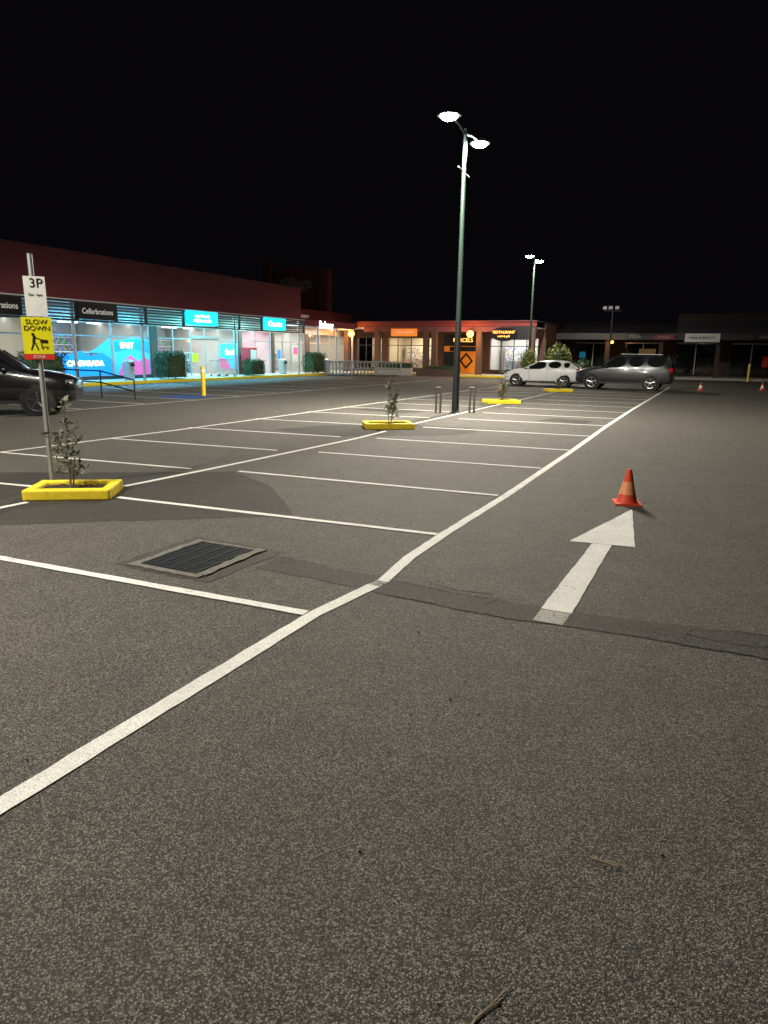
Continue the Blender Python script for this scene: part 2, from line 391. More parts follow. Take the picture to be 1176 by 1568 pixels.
def planter(loc,w,d,h,rz):
    e=empty('yellow_kerb_planter',loc,rz); b=MB(); t=.12
    b.b2(-w/2,w/2,-d/2,-d/2+t,0,h,'yellow'); b.b2(-w/2,w/2,d/2-t,d/2,0,h,'yellow')
    b.b2(-w/2,-w/2+t,-d/2+t+.002,d/2-t-.002,0,h-.003,'yellow'); b.b2(w/2-t,w/2,-d/2+t+.002,d/2-t-.002,0,h-.003,'yellow')
    b.build('kerb',e,bevel=.022)
    s=MB(); rr=random.Random(int(w*100)); nx,ny=12,8
    vs=[(-w/2+t+(w-2*t)*i/nx,-d/2+t+(d-2*t)*j/ny,h-.05+rr.uniform(-.015,.02)) for j in range(ny+1) for i in range(nx+1)]
    s.add(vs,[(j*(nx+1)+i,j*(nx+1)+i+1,(j+1)*(nx+1)+i+1,(j+1)*(nx+1)+i) for j in range(ny) for i in range(nx)],'soil')
    s.build('soil',e)
planter((-6.88,5.80,0),.98,.68,.135,R(33)); sapling('olive_sapling',(-6.93,5.80,.07),1.12,3,6,.30,.042,5)
planter((-6.85,14.75,0),1.15,.75,.14,R(34)); sapling('olive_sapling',(-6.82,14.75,.08),1.0,5,7,.22,.038,8)
planter((-6.85,24.4,0),1.2,.8,.14,R(35)); sapling('olive_sapling',(-6.85,24.4,.08),1.05,8,8,.28,.04,8)
planter((-6.75,33.9,0),1.2,.8,.14,R(35)); sapling('olive_sapling',(-6.75,33.9,.08),.5,9,4,.2,.04,6)

# ------------------------------------------------------------------ parking sign
e=empty('parking_sign',(-7.48,5.98,0)); e.rotation_euler=(R(0),R(-.3),0)
b=MB(); b.bar((0,0,0),(0,0,2.82),.030,'steel',12); b.lathe([(.03,2.82),(.032,2.83),(.0,2.835)],(0,0,0),'steel',12)
b.bar((0,0,2.30),(0,0,2.34),.036,'steel',12); b.bar((0,0,1.85),(0,0,1.89),.036,'steel',12)
b.build('post',e,smooth=True)
rz=R(50)
def plate(nm,cz,w,h,k,off=.045,dx=0):
    o=MB(); o.box((0,0,0),(w,.004,h),k); ob=o.build(nm,e)
    ob.location=(math.sin(rz)*off+math.cos(rz)*dx,-math.cos(rz)*off+math.sin(rz)*dx,cz); ob.rotation_euler=(0,0,rz); return ob
def ptext(nm,body,size,cz,k,off=.050,dx=0,sx=1,bold=0):
    text(nm,body,size,(math.sin(rz)*off+math.cos(rz)*dx,-math.cos(rz)*off+math.sin(rz)*dx,cz),rz,k,e,.001,sx=sx,bold=bold)
plate('plate_3p',2.34,.235,.46,'sign_white',dx=.02); ptext('text_3p','3P',.15,2.49,'txt_black',bold=0,dx=.035)
ptext('text_hours','7am - 6pm',.035,2.36,'txt_black',dx=.02)
plate('plate_slow_down',1.885,.33,.43,'sign_yellow'); plate('plate_red_band',1.635,.33,.062,'sign_red')
ptext('text_slow','SLOW',.078,2.045,'txt_black',sx=1.1); ptext('text_down','DOWN',.078,1.97,'txt_black',sx=1.1)
ptext('text_band','ZONE',.05,1.635,'sign_white')
def pbox(x,z,w,h,ang=0):
    o=MB(); o.box((0,0,0),(w,.002,h),'txt_black'); ob=o.build('pictogram',e)
    off=.049; ob.location=(math.sin(rz)*off+math.cos(rz)*x,-math.cos(rz)*off+math.sin(rz)*x,z)
    ob.rotation_mode='QUATERNION'; ob.rotation_quaternion=(Matrix.Rotation(rz,3,'Z')@Matrix.Rotation(ang,3,'Y')).to_quaternion()
pbox(-.05,1.90,.03,.03); pbox(-.045,1.84,.028,.09,.15); pbox(-.065,1.76,.015,.09,.35); pbox(-.02,1.76,.015,.09,-.35); pbox(-.01,1.855,.07,.011,.3)
pbox(.065,1.82,.085,.040,.1); pbox(.035,1.77,.010,.06,0); pbox(.07,1.755,.08,.008,0); pbox(.045,1.735,.015,.015); pbox(.095,1.735,.015,.015)

# ------------------------------------------------------------------ street lamps
def lamp(loc,H=7.7,arm=1.3,energy=3600,lit=True,col=(1,.92,.765),axis=(0,1),bar=True):
    e=empty('street_lamp',loc); b=MB()
    b.lathe([(.17,0),(.17,.02),(.11,.03),(.10,.9),(.095,1.2),(.085,2.6),(.075,2.65)],(0,0,0),'pole_black',16)
    b.lathe([(.075,2.65),(.066,H*.6),(.05,H-.02),(.045,H+.03),(.0,H+.04)],(0,0,0),'pole_green',16)
    for i in range(4):
        a=R(45+90*i); b.bar((.14*math.cos(a),.14*math.sin(a),.02),(.14*math.cos(a),.14*math.sin(a),.06),.012,'steel')
    b.build('pole',e,smooth=True)
    b=MB(); ax=Vector((*axis,0))
    for s in (-1,1):
        pts=[Vector((0,0,H-.12)),ax*s*(arm*.35)+Vector((0,0,H-.02)),ax*s*(arm*.75)+Vector((0,0,H+.02))]
        for i in range(2): b.bar(pts[i],pts[i+1],.028,'pole_green',8)
    b.build('arms',e,smooth=True)
    for i,s in enumerate((-1,1)):
        c=ax*s*arm+Vector((0,0,H))
        h=MB(); h.lathe([(.0,.14),(.10,.135),(.22,.09),(.30,.03),(.31,-.01),(.29,-.02),(.0,-.02)],c,'pole_green',24); h.build('luminaire_housing_%d'%(i+1),e,smooth=True)
        l=MB(); l.lathe([(.24,-.022),(.20,-.07),(.12,-.11),(.0,-.12)],c,'lens' if lit else 'lens_off',20); l.build('lens_%d'%(i+1),e,smooth=True)
        if lit: light('SPOT','light_%d'%(i+1),c+Vector((0,0,-.15)),energy,col,e,spot_size=R(172),spot_blend=.35,shadow_soft_size=.12)
    if bar:
        b=MB(); b.bar(ax*-.45+Vector((0,0,6.68)),ax*.45+Vector((0,0,6.60)),.012,'steel',6); b.bar(ax*-.1+Vector((0,0,6.5)),ax*.1+Vector((0,0,6.78)),.009,'steel',6); b.build('banner_bar',e)
    return e
lamp((-6.9,19.6,0),energy=7400)
lamp((-11.2,46,0),energy=2300,bar=False)
lamp((-8.4,1.0,0),energy=3200,arm=1.2)

for x,y in ((-7.35,19.35),(-6.5,19.95)):
    e=empty('hoop_barrier',(x,y,0)); b=MB()
    b.bar((-.07,0,0),(-.07,0,.74),.03,'timber',10); b.bar((.07,0,0),(.07,0,.74),.03,'timber',10); b.bar((-.07,0,.74),(.07,0,.74),.03,'timber',10)
    b.build('hoop',e,smooth=True)

def bollard(loc,h):
    e=empty('yellow_bollard',loc); b=MB(); b.lathe([(.085,0),(.085,h-.05),(.07,h-.015),(.03,h),(0,h)],(0,0,0),'yellow_post',18); b.build('post',e,smooth=True)
    b=MB(); b.lathe([(.088,h-.22),(.088,h-.12)],(0,0,0),'cone_pale',18); b.build('reflective_band',e,smooth=True)
bollard((-17.85,21.4,0),1.12); bollard((2.2,57.0,0),1.3)

def cone(loc,s=1,band='cone_w'):
    e=empty('traffic_cone',loc,R(15)); b=MB()
    b.box((0,0,.012*s),(.30*s,.30*s,.024*s),'cone_o'); b.lathe([(.125*s,.024*s),(.118*s,.035*s),(.095*s,.12*s)],(0,0,0),'cone_o',24)
    b.lathe([(.0955*s,.12*s),(.0595*s,.27*s)],(0,0,0),band,24)
    b.lathe([(.059*s,.27*s),(.030*s,.40*s),(.024*s,.415*s),(.0,.416*s)],(0,0,0),'cone_o',24); b.build('cone_body',e,smooth=True)
cone((-.8,8.62,0),1.02); cone((-.6,40.3,0),1.0,'cone_pale'); cone((2.4,42.8,0),1.0,'cone_pale')
cone((-9.3,33.0,0),1.0)

random.seed(11)
def twig(p,q,r):
    b=MB(); p=Vector(p);q=Vector(q);P=[p.lerp(q,i/5)+Vector((random.uniform(-1,1),random.uniform(-1,1),random.uniform(0,.6)))*.006 for i in range(6)]
    for i in range(5): b.bar(P[i],P[i+1],r*(1-i*.12),'twig',5,r*(1-(i+1)*.12))
    b.bar(P[2],P[2]+(q-p).normalized()*.03+Vector((.02,.02,.003)),r*.6,'twig',5,r*.3); b.build('dry_twig')
twig((-.215,2.22,.006),(-.085,2.23,.006),.004); twig((-.40,1.43,.006),(-.335,1.60,.006),.004); twig((-.9,3.0,.004),(-.87,3.02,.004),.003)
b=MB()
for i in range(420):
    x=random.uniform(-9,4);y=random.uniform(1.3,14); r=random.uniform(.003,.009)
    b.lathe([(r*.7,.004),(r,.004+r*.5),(r*.5,.004+r)],(x,y,.0),random.choice(['twig','drain_edge','soil']),5)
b.build('leaf_litter')

# ------------------------------------------------------------------ cars
def wheel(b,x,y,r,side,rim):
    w=.21
    prof=[(r*.62,-w/2),(r*.90,-w/2),(r,-w*.36),(r,w*.36),(r*.90,w/2),(r*.62,w/2)]
    b.lathe(prof,(x,y,r),'rubber',28,'Y')
    yo=y+side*(w/2-.015)
    b.lathe([(r*.66,yo-y-.02*side),(r*.66,yo-y)],(x,y,r),'black',24,'Y')
    yy=y+side*(w/2+.002)
    for i in range(5):
        a=2*math.pi*i/5+.3
        b.bar((x,yy-.01*side,r),(x+math.cos(a)*r*.62,yy,r+math.sin(a)*r*.62),r*.09,rim,6,r*.075)
    n=24; P=[(x+math.cos(2*math.pi*i/n)*r*.64,yy,r+math.sin(2*math.pi*i/n)*r*.64) for i in range(n)]
    for i in range(n): b.bar(P[i],P[(i+1)%n],r*.035,rim,5)
    b.lathe([(r*.13,-.01),(r*.13,.012)],(x,yy,r),rim,12,'Y')
def car(name,loc,heading,paint,kind,rim='alloy'):
    e=empty(name,loc,heading)
    if kind=='hatch':
        st=[(2.13,.34,.60,.64,.58,.50),(2.02,.24,.70,.75,.78,.66),(1.55,.22,.83,.92,.87,.72),(.98,.21,.93,1.00,.885,.74),
            (.22,.21,.95,1.37,.89,.60),(-.30,.21,.965,1.44,.89,.61),(-.38,.21,.97,1.445,.89,.61),(-1.12,.21,1.0,1.42,.885,.60),(-1.22,.21,1.01,1.41,.885,.595),(-1.55,.24,1.04,1.33,.87,.58),(-2.0,.28,1.03,1.07,.84,.64),(-2.12,.34,.86,.92,.78,.64)]
        glass=[3,4,6,8]; ws=3; rg=9; wr=.33; wx=(1.32,-1.28)
    else:
        st=[(2.42,.42,.78,.84,.66,.58),(2.30,.32,.92,.99,.86,.72),(1.75,.30,1.06,1.14,.93,.78),(1.08,.30,1.12,1.20,.94,.80),
            (.42,.30,1.14,1.70,.94,.68),(-.18,.30,1.15,1.78,.94,.69),(-.27,.30,1.15,1.785,.94,.69),(-1.05,.30,1.16,1.78,.94,.69),(-1.15,.30,1.16,1.78,.94,.69),(-2.05,.32,1.17,1.74,.92,.68),(-2.34,.36,1.15,1.22,.90,.76),(-2.44,.42,.95,1.02,.86,.74)]
        glass=[3,4,6,8]; ws=3; rg=9; wr=.385; wx=(1.48,-1.42)
    b=MB(); vs=[]
    for (x,zl,zb,zt,w,wt) in st:
        half=[(0,zl),(w*.86,zl),(w*.98,zl+.10),(w,(zl+zb)/2+.03),(w*.965,zb),(wt,zt-.045),(wt*.6,zt-.005),(0,zt+.01)]
        vs+=[(x,y,z) for y,z in half]+[(x,-y,z) for y,z in reversed(half[1:-1])]
    n=14; pm=[];gm=[]
    for i in range(len(st)-1):
        for j in range(n):
            f=(i*n+j,i*n+(j+1)%n,(i+1)*n+(j+1)%n,(i+1)*n+j)
            isg=(j in (4,9) and i in glass) or (i in (ws,rg) and j in (5,6,7,8))
            (gm if isg else pm).append(f)
    allf=pm+gm; caps=[tuple(range(n)),tuple(range(len(st)*n-1,(len(st)-1)*n-1,-1))]
    b.v=vs; b.mats=[paint,'carglass','black']; b.f=[list(f) for f in allf]+[list(c) for c in caps]; b.m=[0]*len(pm)+[1]*len(gm)+[0,0]
    ob=b.build('body_shell',e,smooth=False)
    me=ob.data; me.polygons.foreach_set('use_smooth',[True]*len(me.polygons))
    bm=bmesh.new(); bm.from_mesh(me)
    cl=bm.edges.layers.float.get('crease_edge') or bm.edges.layers.float.new('crease_edge')
    for ed in bm.edges:
        fs=ed.link_faces
        if len(fs)==2 and fs[0].material_index!=fs[1].material_index: ed[cl]=1.0
    bm.to_mesh(me); bm.free()
    md=ob.modifiers.new('sub','SUBSURF'); md.levels=2; md.render_levels=2
    d=MB()
    for x in wx:
        for s in (-1,1):
            W=st[3][4]
            d.lathe([(wr*1.09,s*.035),(wr*1.09,-s*.25)],(x,s*(W-.05),wr+.01),'black',28,'Y')
            wheel(d,x,s*(W-.10),wr,s,rim)
    for s in (-1,1):
        a=st[3];c=st[4]
        d.bar((a[0],s*a[5]*.99,a[3]-.05),(c[0],s*c[5],c[3]-.045),.028,paint,6)
        a=st[9];c=st[10]
        d.bar((a[0],s*a[5],a[3]-.05),(c[0],s*c[5]*1.0,c[3]-.05),.035,paint,6)
    L0=st[1];L1=st[-1]; w0=L0[4]
    hz=L0[2]-.03
    for s in (-1,1):
        d.box((st[1][0]-.10,s*w0*.78,hz-.01),(.22,.24,.10),'lamp_clear',-s*.6)
        d.box((st[-2][0]+.03,s*st[-2][4]*.86,st[-2][2]-.10),(.16,.18,.20 if kind!='hatch' else .14),'lamp_red',s*.35)
        d.lathe([(.03,-.09),(.065,-.05),(.07,.05),(.03,.09)],(st[3][0]-.32,s*(st[3][4]+.05),st[3][2]+.07),paint,10,'Y')
        for hx in (-.15,-.95): d.box((hx,s*(st[5][4]+.004),st[5][2]-.10),(.16,.03,.025),paint)
        for hx in (.62,-.34,-1.11): d.box((hx,s*(st[5][4]-.012),.66 if kind=='hatch' else .78),(.008,.03,.5),'black')
        d.box((0,s*(st[5][4]-.03),.27 if kind=='hatch' else .36),(1.7 if kind=='hatch' else 2.1,.06,.09),'black')
    d.box((st[0][0]-.075,0,hz-.10),(.08,w0*1.0,.11),'black'); d.box((st[0][0]-.075,0,.38 if kind=='hatch' else .52),(.08,w0*1.1,.08),'black')
    d.box((st[0][0]-.025,0,.46 if kind=='hatch' else .62),(.01,.37,.11),'plate'); d.box((L1[0]+.015,0,.72),(.02,.37,.12),'plate')
    if kind!='hatch':
        for s in (-1,1):
            d.bar((.2,s*.60,1.81),(-1.75,s*.60,1.81),.02,'steel',6)
            for x in (.15,-.8,-1.7): d.bar((x,s*.60,1.73),(x,s*.60,1.81),.02,'black',6)
        d.box((1.0,0,.36),(2.0,1.3,.1),'black')
    d.build('trim_and_wheels',e,smooth=True)
    return e
car('parked_hatchback',(-8.75,39.4,0),R(183),'paint_white','hatch')
car('parked_suv',(-4.3,38.6,0),R(178),'paint_grey','suv')
car('parked_wagon',(-17.5,12.15,0),R(40),'paint_black','suv','alloy_dark')

# ------------------------------------------------------------------ hedges / shrubs
def hedge(name,c,size,n,k='leaf',shape='box',seed=1,leaf=.05):
    rr=random.Random(seed); e=empty(name,c); b=MB(); sx,sy,sz=[a/2 for a in size]
    inner=MB()
    if shape=='box': inner.box((0,0,sz*.95),(sx*1.6,sy*1.6,sz*1.7),'leaf')
    else: inner.lathe([(sx*.3,sz*.1),(sx*.66,sz*.5),(sx*.74,sz),(sx*.55,sz*1.45),(sx*.2,sz*1.7)],(0,0,0),'leaf',12)
    inner.build('inner_core',e)  # solid core added to keep the inside dark behind the leaves
    for i in range(n):
        if shape=='box':
            p=[rr.uniform(-1,1) for _ in range(3)]; a=rr.choice([0,1,2]); p[a]=math.copysign(rr.uniform(.78,1.10),p[a]); 
            if a==2 and p[2]<0: p[2]=-p[2]
            bump=1+.10*math.sin(p[0]*5+seed)*math.cos(p[1]*4+p[2]*3)-.10*(abs(p[0]*p[1]*p[2]))
            p=Vector((p[0]*sx*bump,p[1]*sy*bump,sz+p[2]*sz*bump))
        else:
            u=Vector((rr.gauss(0,1),rr.gauss(0,1),rr.gauss(0,1))).normalized(); bump=1+.16*math.sin(u.x*5+seed)*math.cos(u.y*6+u.z*4)
            q=u*rr.uniform(.72,1.05)*bump; p=Vector((q.x*sx,q.y*sy,sz+q.z*sz))
        u=Vector((rr.gauss(0,1),rr.gauss(0,1),rr.gauss(.3,1))).normalized(); v=u.orthogonal().normalized()
        v.rotate(Quaternion(u,rr.uniform(0,6.28))); s=leaf*rr.uniform(.6,1.3)
        b.quad(p,u*s,v*s*.55,k)
    b.build('foliage',e)
hedge('box_hedge',(-26.95,29.7,.18),(1.0,1.75,1.38),2800,seed=1)
hedge('box_hedge',(-26.95,37.3,.18),(.9,1.5,.95),1800,seed=2)
hedge('box_hedge',(-26.95,44.9,.18),(1.0,1.9,1.4),2400,seed=3)
hedge('box_hedge',(-26.95,21.6,.18),(1.0,1.9,1.3),2200,seed=4)
hedge('round_shrub',(-9.0,44.6,.12),(1.7,1.6,2.25),2600,'leaf_y','round',5,.06)
hedge('round_shrub',(-11.0,45.0,.12),(1.1,1.1,1.95),1600,'leaf_y','round',6,.06)
hedge('round_shrub',(-7.6,45.8,.12),(1.1,1.1,1.4),1200,'leaf','round',7,.06)

# ------------------------------------------------------------------ footpaths
b=MB()
b.b2(-28.7,-26.45,4,46,.0,.16,'path'); b.b2(-28.7,-24.6,46,54,.0,.16,'path'); b.b2(-24.6,-12,50.2,54,.0,.16,'path')
b.b2(-12,40,58.2,64,0,.16,'path'); b.build('footpath')
b=MB(); b.b2(-26.45,-26.30,4,46,0,.165,'yellow'); b.b2(-24.6,-24.45,46,50.05,0,.165,'yellow'); b.b2(-24.45,-12,50.05,50.2,0,.165,'yellow'); b.build('yellow_kerb',bevel=.02)
b=MB(); b.b2(-12,40,58.05,58.2,0,.165,'concrete'); b.build('concrete_kerb',bevel=.02)
b=MB(); b.b2(-12.2,-6.2,43.7,47.2,0,.13,'concrete'); b.b2(-12.05,-6.35,43.85,47.05,.13,.15,'soil'); b.build('garden_island')

# ------------------------------------------------------------------ left retail building
e=empty('shopping_centre_building')
XF=-28.7
b=MB()
b.b2(-26.75,-26.45,6,42.3,3.86,5.86,'maroon'); b.b2(-26.80,-26.40,6,42.35,5.862,5.95,'maroon_d')
b.b2(-50,-26.76,42.0,42.28,3.86,5.86,'maroon'); b.b2(-50,-26.8,6,42,5.70,5.78,'roof')
b.build('parapet',e)
b=MB(); b.b2(XF,-26.1,6,42.3,3.80,3.855,'soffit'); b.build('canopy_soffit',e)
b=MB(); b.b2(-26.25,-26.10,6,42.3,3.72,3.797,'frame_dark'); b.b2(-26.25,-26.10,6,42.3,2.92,3.00,'frame_dark')
for y in (8,15,19,21.2,23,25.3,27.25,30.0,32.8,34.9,37.2,39.8,42.2): b.b2(-26.24,-26.11,y-.05,y+.05,3.002,3.718,'frame_dark')
b.build('fascia_frame',e)
b=MB()
for y0,y1 in ((20.3,22.9),(25.35,27.2),(27.3,29.95),(32.85,34.85),(34.95,37.15),(39.85,42.15),(8,14.9)):
    for i in range(5): b.b2(-26.24,-26.14,y0+.02,y1-.02,3.04+i*.14,3.04+i*.14+.075,'slat')
b.build('louvres',e)
b=MB()
for y in (19.2,23.1,27.3,34.9,42.1,11): b.bar((-26.55,y,.16),(-26.55,y,3.8),.07,'frame',10)
b.build('canopy_posts',e,smooth=True)
b=MB(); b.b2(-26.2,-26.06,23.0,25.25,3.02,3.72,'sign_black'); b.b2(-26.2,-26.06,15.1,20.2,3.02,3.72,'sign_black'); b.build('black_sign_panels',e)
text('sign_text_liquor','Cellarbrations',.34,(-26.05,24.12,3.37),R(90),'txt_white',e,sx=.92)
text('sign_text_liquor_b','Celebrations',.34,(-26.05,19.2,3.37),R(90),'txt_white',e,sx=.92)
b=MB(); b.b2(-26.2,-26.04,30.1,32.75,3.05,3.80,'teal_sign'); b.b2(-26.2,-26.04,37.3,39.75,3.02,3.78,'teal_sign'); b.build('teal_lightboxes',e)
text('sign_text_supermarket','your friendly\nneighbourhood',.24,(-26.02,31.4,3.42),R(90),'txt_white_e',e,sx=1)
text('sign_text_chemist','Chemist',.46,(-26.02,38.5,3.40),R(90),'txt_white_e',e,sx=1)
b=MB(); b.b2(-35.2,-35,6,54,0,3.6,'white'); b.b2(-35,XF-.06,6,54,3.15,3.2,'soffit'); b.b2(-35,XF-.06,6,54,.10,.165,'tile')
for y in (14,22.6,30.3,38.2,42.0,46.6,53.8): b.b2(-35,XF-.1,y-.06,y+.06,.166,3.148,'cream')
b.build('interior_walls',e)
b=MB()
b.b2(XF-.05,XF+.05,6,54,3.0,3.79,'cream')
for y,w in ((22.6,.35),(30.3,.5),(38.2,.35),(42.0,.3),(46.6,.6),(53.7,.6)): b.b2(XF-.12,XF+.12,y-w/2,y+w/2,.16,2.998,'brown')
b.b2(XF-.08,XF+.06,22.8,30.0,.16,.34,'frame_dark'); b.build('facade_piers',e)
b=MB()
def mull(ys,z0=.16,z1=3.0,tr=2.35):
    for y in ys: b.b2(XF-.035,XF+.035,y-.03,y+.03,z0,z1,'frame')
    b.b2(XF-.03,XF+.03,ys[0],ys[-1],tr-.03,tr+.03,'frame')
mull([15,16.8,18.6,20.4,22.3]); mull([22.85,24.9,27.3,30.0],.34); mull([30.6,31.9,33.4,34.7,36.0,38.0]); mull([38.4,40.0,41.8],.16); mull([42.2,43.3,44.4,46.3]); mull([47,48.6,50.2,51.8,53.3])
b.b2(XF+.036,XF+.09,33.45,35.95,2.38,2.55,'frame'); b.build('window_frames',e)
b=MB()
for y0,y1 in ((15,22.3),(22.85,30.0),(30.6,33.4),(36,38.0),(38.4,40.0),(42.2,46.3),(47,53.3)):
    b.add([(XF,y0,.17),(XF,y1,.17),(XF,y1,2.98),(XF,y0,2.98)],[(0,1,2,3)],'glass')
b.build('window_glass',e)
b=MB()
def P(pts,k,o): b.add([(XF+.04+o,y,z) for y,z in pts],[tuple(range(len(pts)))],k)
P([(23.9,.36),(27.2,.36),(27.2,1.15),(26.7,1.55),(25.9,1.35),(25.2,1.62),(24.5,1.4),(23.9,1.5)],'poster_blue',0)
P([(25.6,1.5),(26.2,1.72),(27.0,2.2),(27.2,2.28),(27.2,1.2),(26.6,1.5)],'poster_lblue',.004)
P([(27.4,.36),(29.95,.36),(29.95,2.2),(29.0,2.3),(27.4,2.15)],'poster_lblue',0)
P([(27.6,.36),(29.93,.36),(29.93,1.1),(29.5,1.35),(29.1,1.05),(28.5,1.4),(28.0,1.1)],'poster_pink',.004)
P([(27.45,1.55),(28.6,1.75),(29.93,1.5),(29.93,2.15),(29.0,2.25),(27.45,2.1)],'poster_blue',.004)
P([(36.1,.5),(37.9,.5),(37.9,2.2),(36.1,2.1)],'poster_lblue',0)
P([(36.1,.5),(37.2,.5),(36.9,1.0),(36.4,1.25),(36.1,1.2)],'poster_pink',.004)
P([(22.9,.36),(23.6,.36),(23.6,1.9),(22.9,1.9)],'sign_white',0)
P([(33.5,1.0),(34.0,1.0),(34.0,1.5),(33.5,1.5)],'sign_yellow',0); P([(42.6,1.2),(43.0,1.2),(43.0,1.8),(42.6,1.8)],'poster_blue',0)
P([(44.6,.9),(45.6,.9),(45.6,2.1),(44.6,2.1)],'sign_white',0); P([(44.7,1.5),(45.5,1.5),(45.5,2.0),(44.7,2.0)],'poster_pink',.004)
b.build('window_posters',e)
text('poster_text_a','CAMPARADA',.36,(XF+.055,25.5,.98),R(90),'txt_white_e',e,sx=1.05,bold=.01)  # poster print glows by its material, not by a lamp
text('poster_text_b','EASY',.42,(XF+.055,28.3,1.9),R(90),'txt_white_e',e,bold=.01)
text('poster_text_c','food',.5,(XF+.055,37.1,1.6),R(90),'txt_white_e',e,bold=.01)
b=MB()
for y0,y1,k in ((15,22,'products'),(23.2,30,'products'),(30.8,38,'products'),(38.6,41.6,'products2'),(42.4,46.3,'products2'),(47,53,'products')):
    b.b2(-34.9,-34.4,y0,y1,.17,2.5,k)
    for q in range(6): b.b2(-34.38,-34.3,y0,y1,.2+q*.42,.25+q*.42,'white')
    yy=y0+.6
    while yy<y1-1: 
        b.b2(-33.4,-30.6,yy,yy+.5,.25,1.5,k)
        for z0,z1 in ((.17,.248),(.62,.65),(1.05,1.08),(1.502,1.55)): b.b2(-33.46,-30.5,yy-.04,yy+.54,z0,z1,'white')
        yy+=1.9
b.b2(-30.2,-29.5,31.0,33.0,.25,1.3,'products'); b.b2(-30.25,-29.45,30.95,33.05,.17,.248,'white'); b.b2(-30.25,-29.45,30.95,33.05,.75,.79,'white'); b.b2(-30.25,-29.45,30.95,33.05,1.302,1.35,'white')
b.build('shop_shelves',e)
b=MB(); b.b2(-34.3,-34.2,38.4,41.8,.4,3.0,'pinkwall'); b.b2(-31.5,-31.35,38.5,40.2,.3,2.6,'pinkwall'); b.build('pink_display',e)
b=MB()
for y in range(16,54,2):
    for x in (-30.4,-32.6): b.b2(x-.08,x+.08,y-.6,y+.6,3.10,3.145,'tube')
b.build('ceiling_tubes',e)
SHOP=1.8
for y0,y1,c,en in ((14.5,22,(1,.88,.68),110),(23,30,(.78,.92,1),120),(30.6,38,(.90,.96,1),170),(38.4,41.8,(1,.66,.86),120),(42.2,46.4,(.95,.98,1),110),(47,53.4,(1,.93,.82),100)):
    light('AREA','shop_light',(-31.2,(y0+y1)/2,3.08),en*SHOP,c,e,(0,0,0),shape='RECTANGLE',size=3.5,size_y=(y1-y0)*.85)
for y,c,en in ((17.5,(.7,.9,1),80),(24.5,(.12,.58,1),130),(28.6,(.10,.65,1),150),(33,(.16,.85,1),190),(38,(.30,.92,1),170),(41.5,(.5,.95,1),70)):
    light('AREA','canopy_light',(-27.3,y,3.76),en*2.1,c,e,(0,0,0),shape='RECTANGLE',size=.35,size_y=1.6)
b=MB(); b.b2(-28.6,-26.7,42.36,51,3.45,3.50,'soffit'); b.b2(-26.85,-26.7,42.36,50.9,3.51,3.95,'maroon'); b.b2(-29.0,-28.7,42.36,54,3.81,4.85,'red_fascia')
b.b2(-45,-29.0,42.36,60,4.7,4.78,'roof'); b.build('corner_canopy',e)
text('sign_text_bakery','Bakery',.75,(-26.66,46.2,3.62),R(90),'txt_white_e',e,sx=1,bold=.012)
text('sign_text_newsagent','NEWSAGENCY',.30,(-28.66,46.0,4.3),R(90),'txt_white',e,sx=1)
b=MB()
for y in (45.2,48.0,50.7): b.bar((-26.85,y,.16),(-26.85,y,3.45),.08,'frame',10)
b.build('corner_posts',e,smooth=True)
light('AREA','corner_light',(-27.7,46.5,3.42),160,(1,.93,.85),e,(0,0,0),shape='RECTANGLE',size=.5,size_y=5)
b=MB(); b.b2(-36.2,-35.4,51.8,52.6,4.7,9.35,'maroon_d'); b.b2(-30.6,-29.8,51.8,52.6,4.7,8.4,'maroon_d'); b.b2(-35.4,-30.6,52.0,52.4,4.7,6.7,'maroon_d'); b.build('sign_tower',e)
b=MB(); n=18; pts=[(-33+2.35*math.cos(math.pi*i/n),7.0+1.75*math.sin(math.pi*i/n)) for i in range(n+1)]
m0=[(x,52.0,z) for x,z in pts]+[(-35.35,52.0,6.705),(-30.65,52.0,6.705)]; m1=[(x,52.35,z) for x,_,z in m0]; k=len(m0)
b.add(m0+m1,[tuple(range(k)),tuple(range(2*k-1,k-1,-1))]+[(i,(i+1)%k,k+(i+1)%k,k+i) for i in range(k)],'maroon_d'); b.build('arched_sign',e)
text('arched_sign_text','Village',1.25,(-33,51.95,7.3),0,'txt_dim',e,ext=.03,bold=.02)

e=empty('ramp_handrail',(-18.4,18.4,0)); b=MB()
for z in (.95,.55):
    b.bar((-1.6,0,z),(0,0,z-.28),.025,'black',8); b.bar((-3.8,0,z+.02),(-1.6,0,z),.025,'black',8)
for x,z in ((0,.67),(-1.6,.95),(-2.7,.96),(-3.8,.97)): b.bar((x,0,0),(x,0,z),.025,'black',8)
b.build('rails',e,smooth=True)
e=empty('vending_cabinet',(-28.0,38.3,.16)); b=MB(); b.b2(-.35,.35,-.4,.4,.08,1.75,'bin_red'); b.b2(.352,.37,-.32,.32,.7,1.6,'sign_white'); b.b2(-.3,.3,-.35,.35,0,.08,'black'); b.build('cabinet',e,bevel=.03)
def bin_(loc):
    e=empty('litter_bin',loc); b=MB(); b.lathe([(.24,0),(.27,.05),(.28,.85),(.30,.88),(.30,.95),(.2,1.02),(0,1.04)],(0,0,0),'frame',18); b.build('bin',e,smooth=True); b=MB(); b.b2(.2,.30,-.12,.12,.70,.84,'black'); b.build('opening',e)
bin_((-27.3,41.2,.16)); bin_((-27.2,26.9,.16)); bin_((-26.9,46.6,.16))
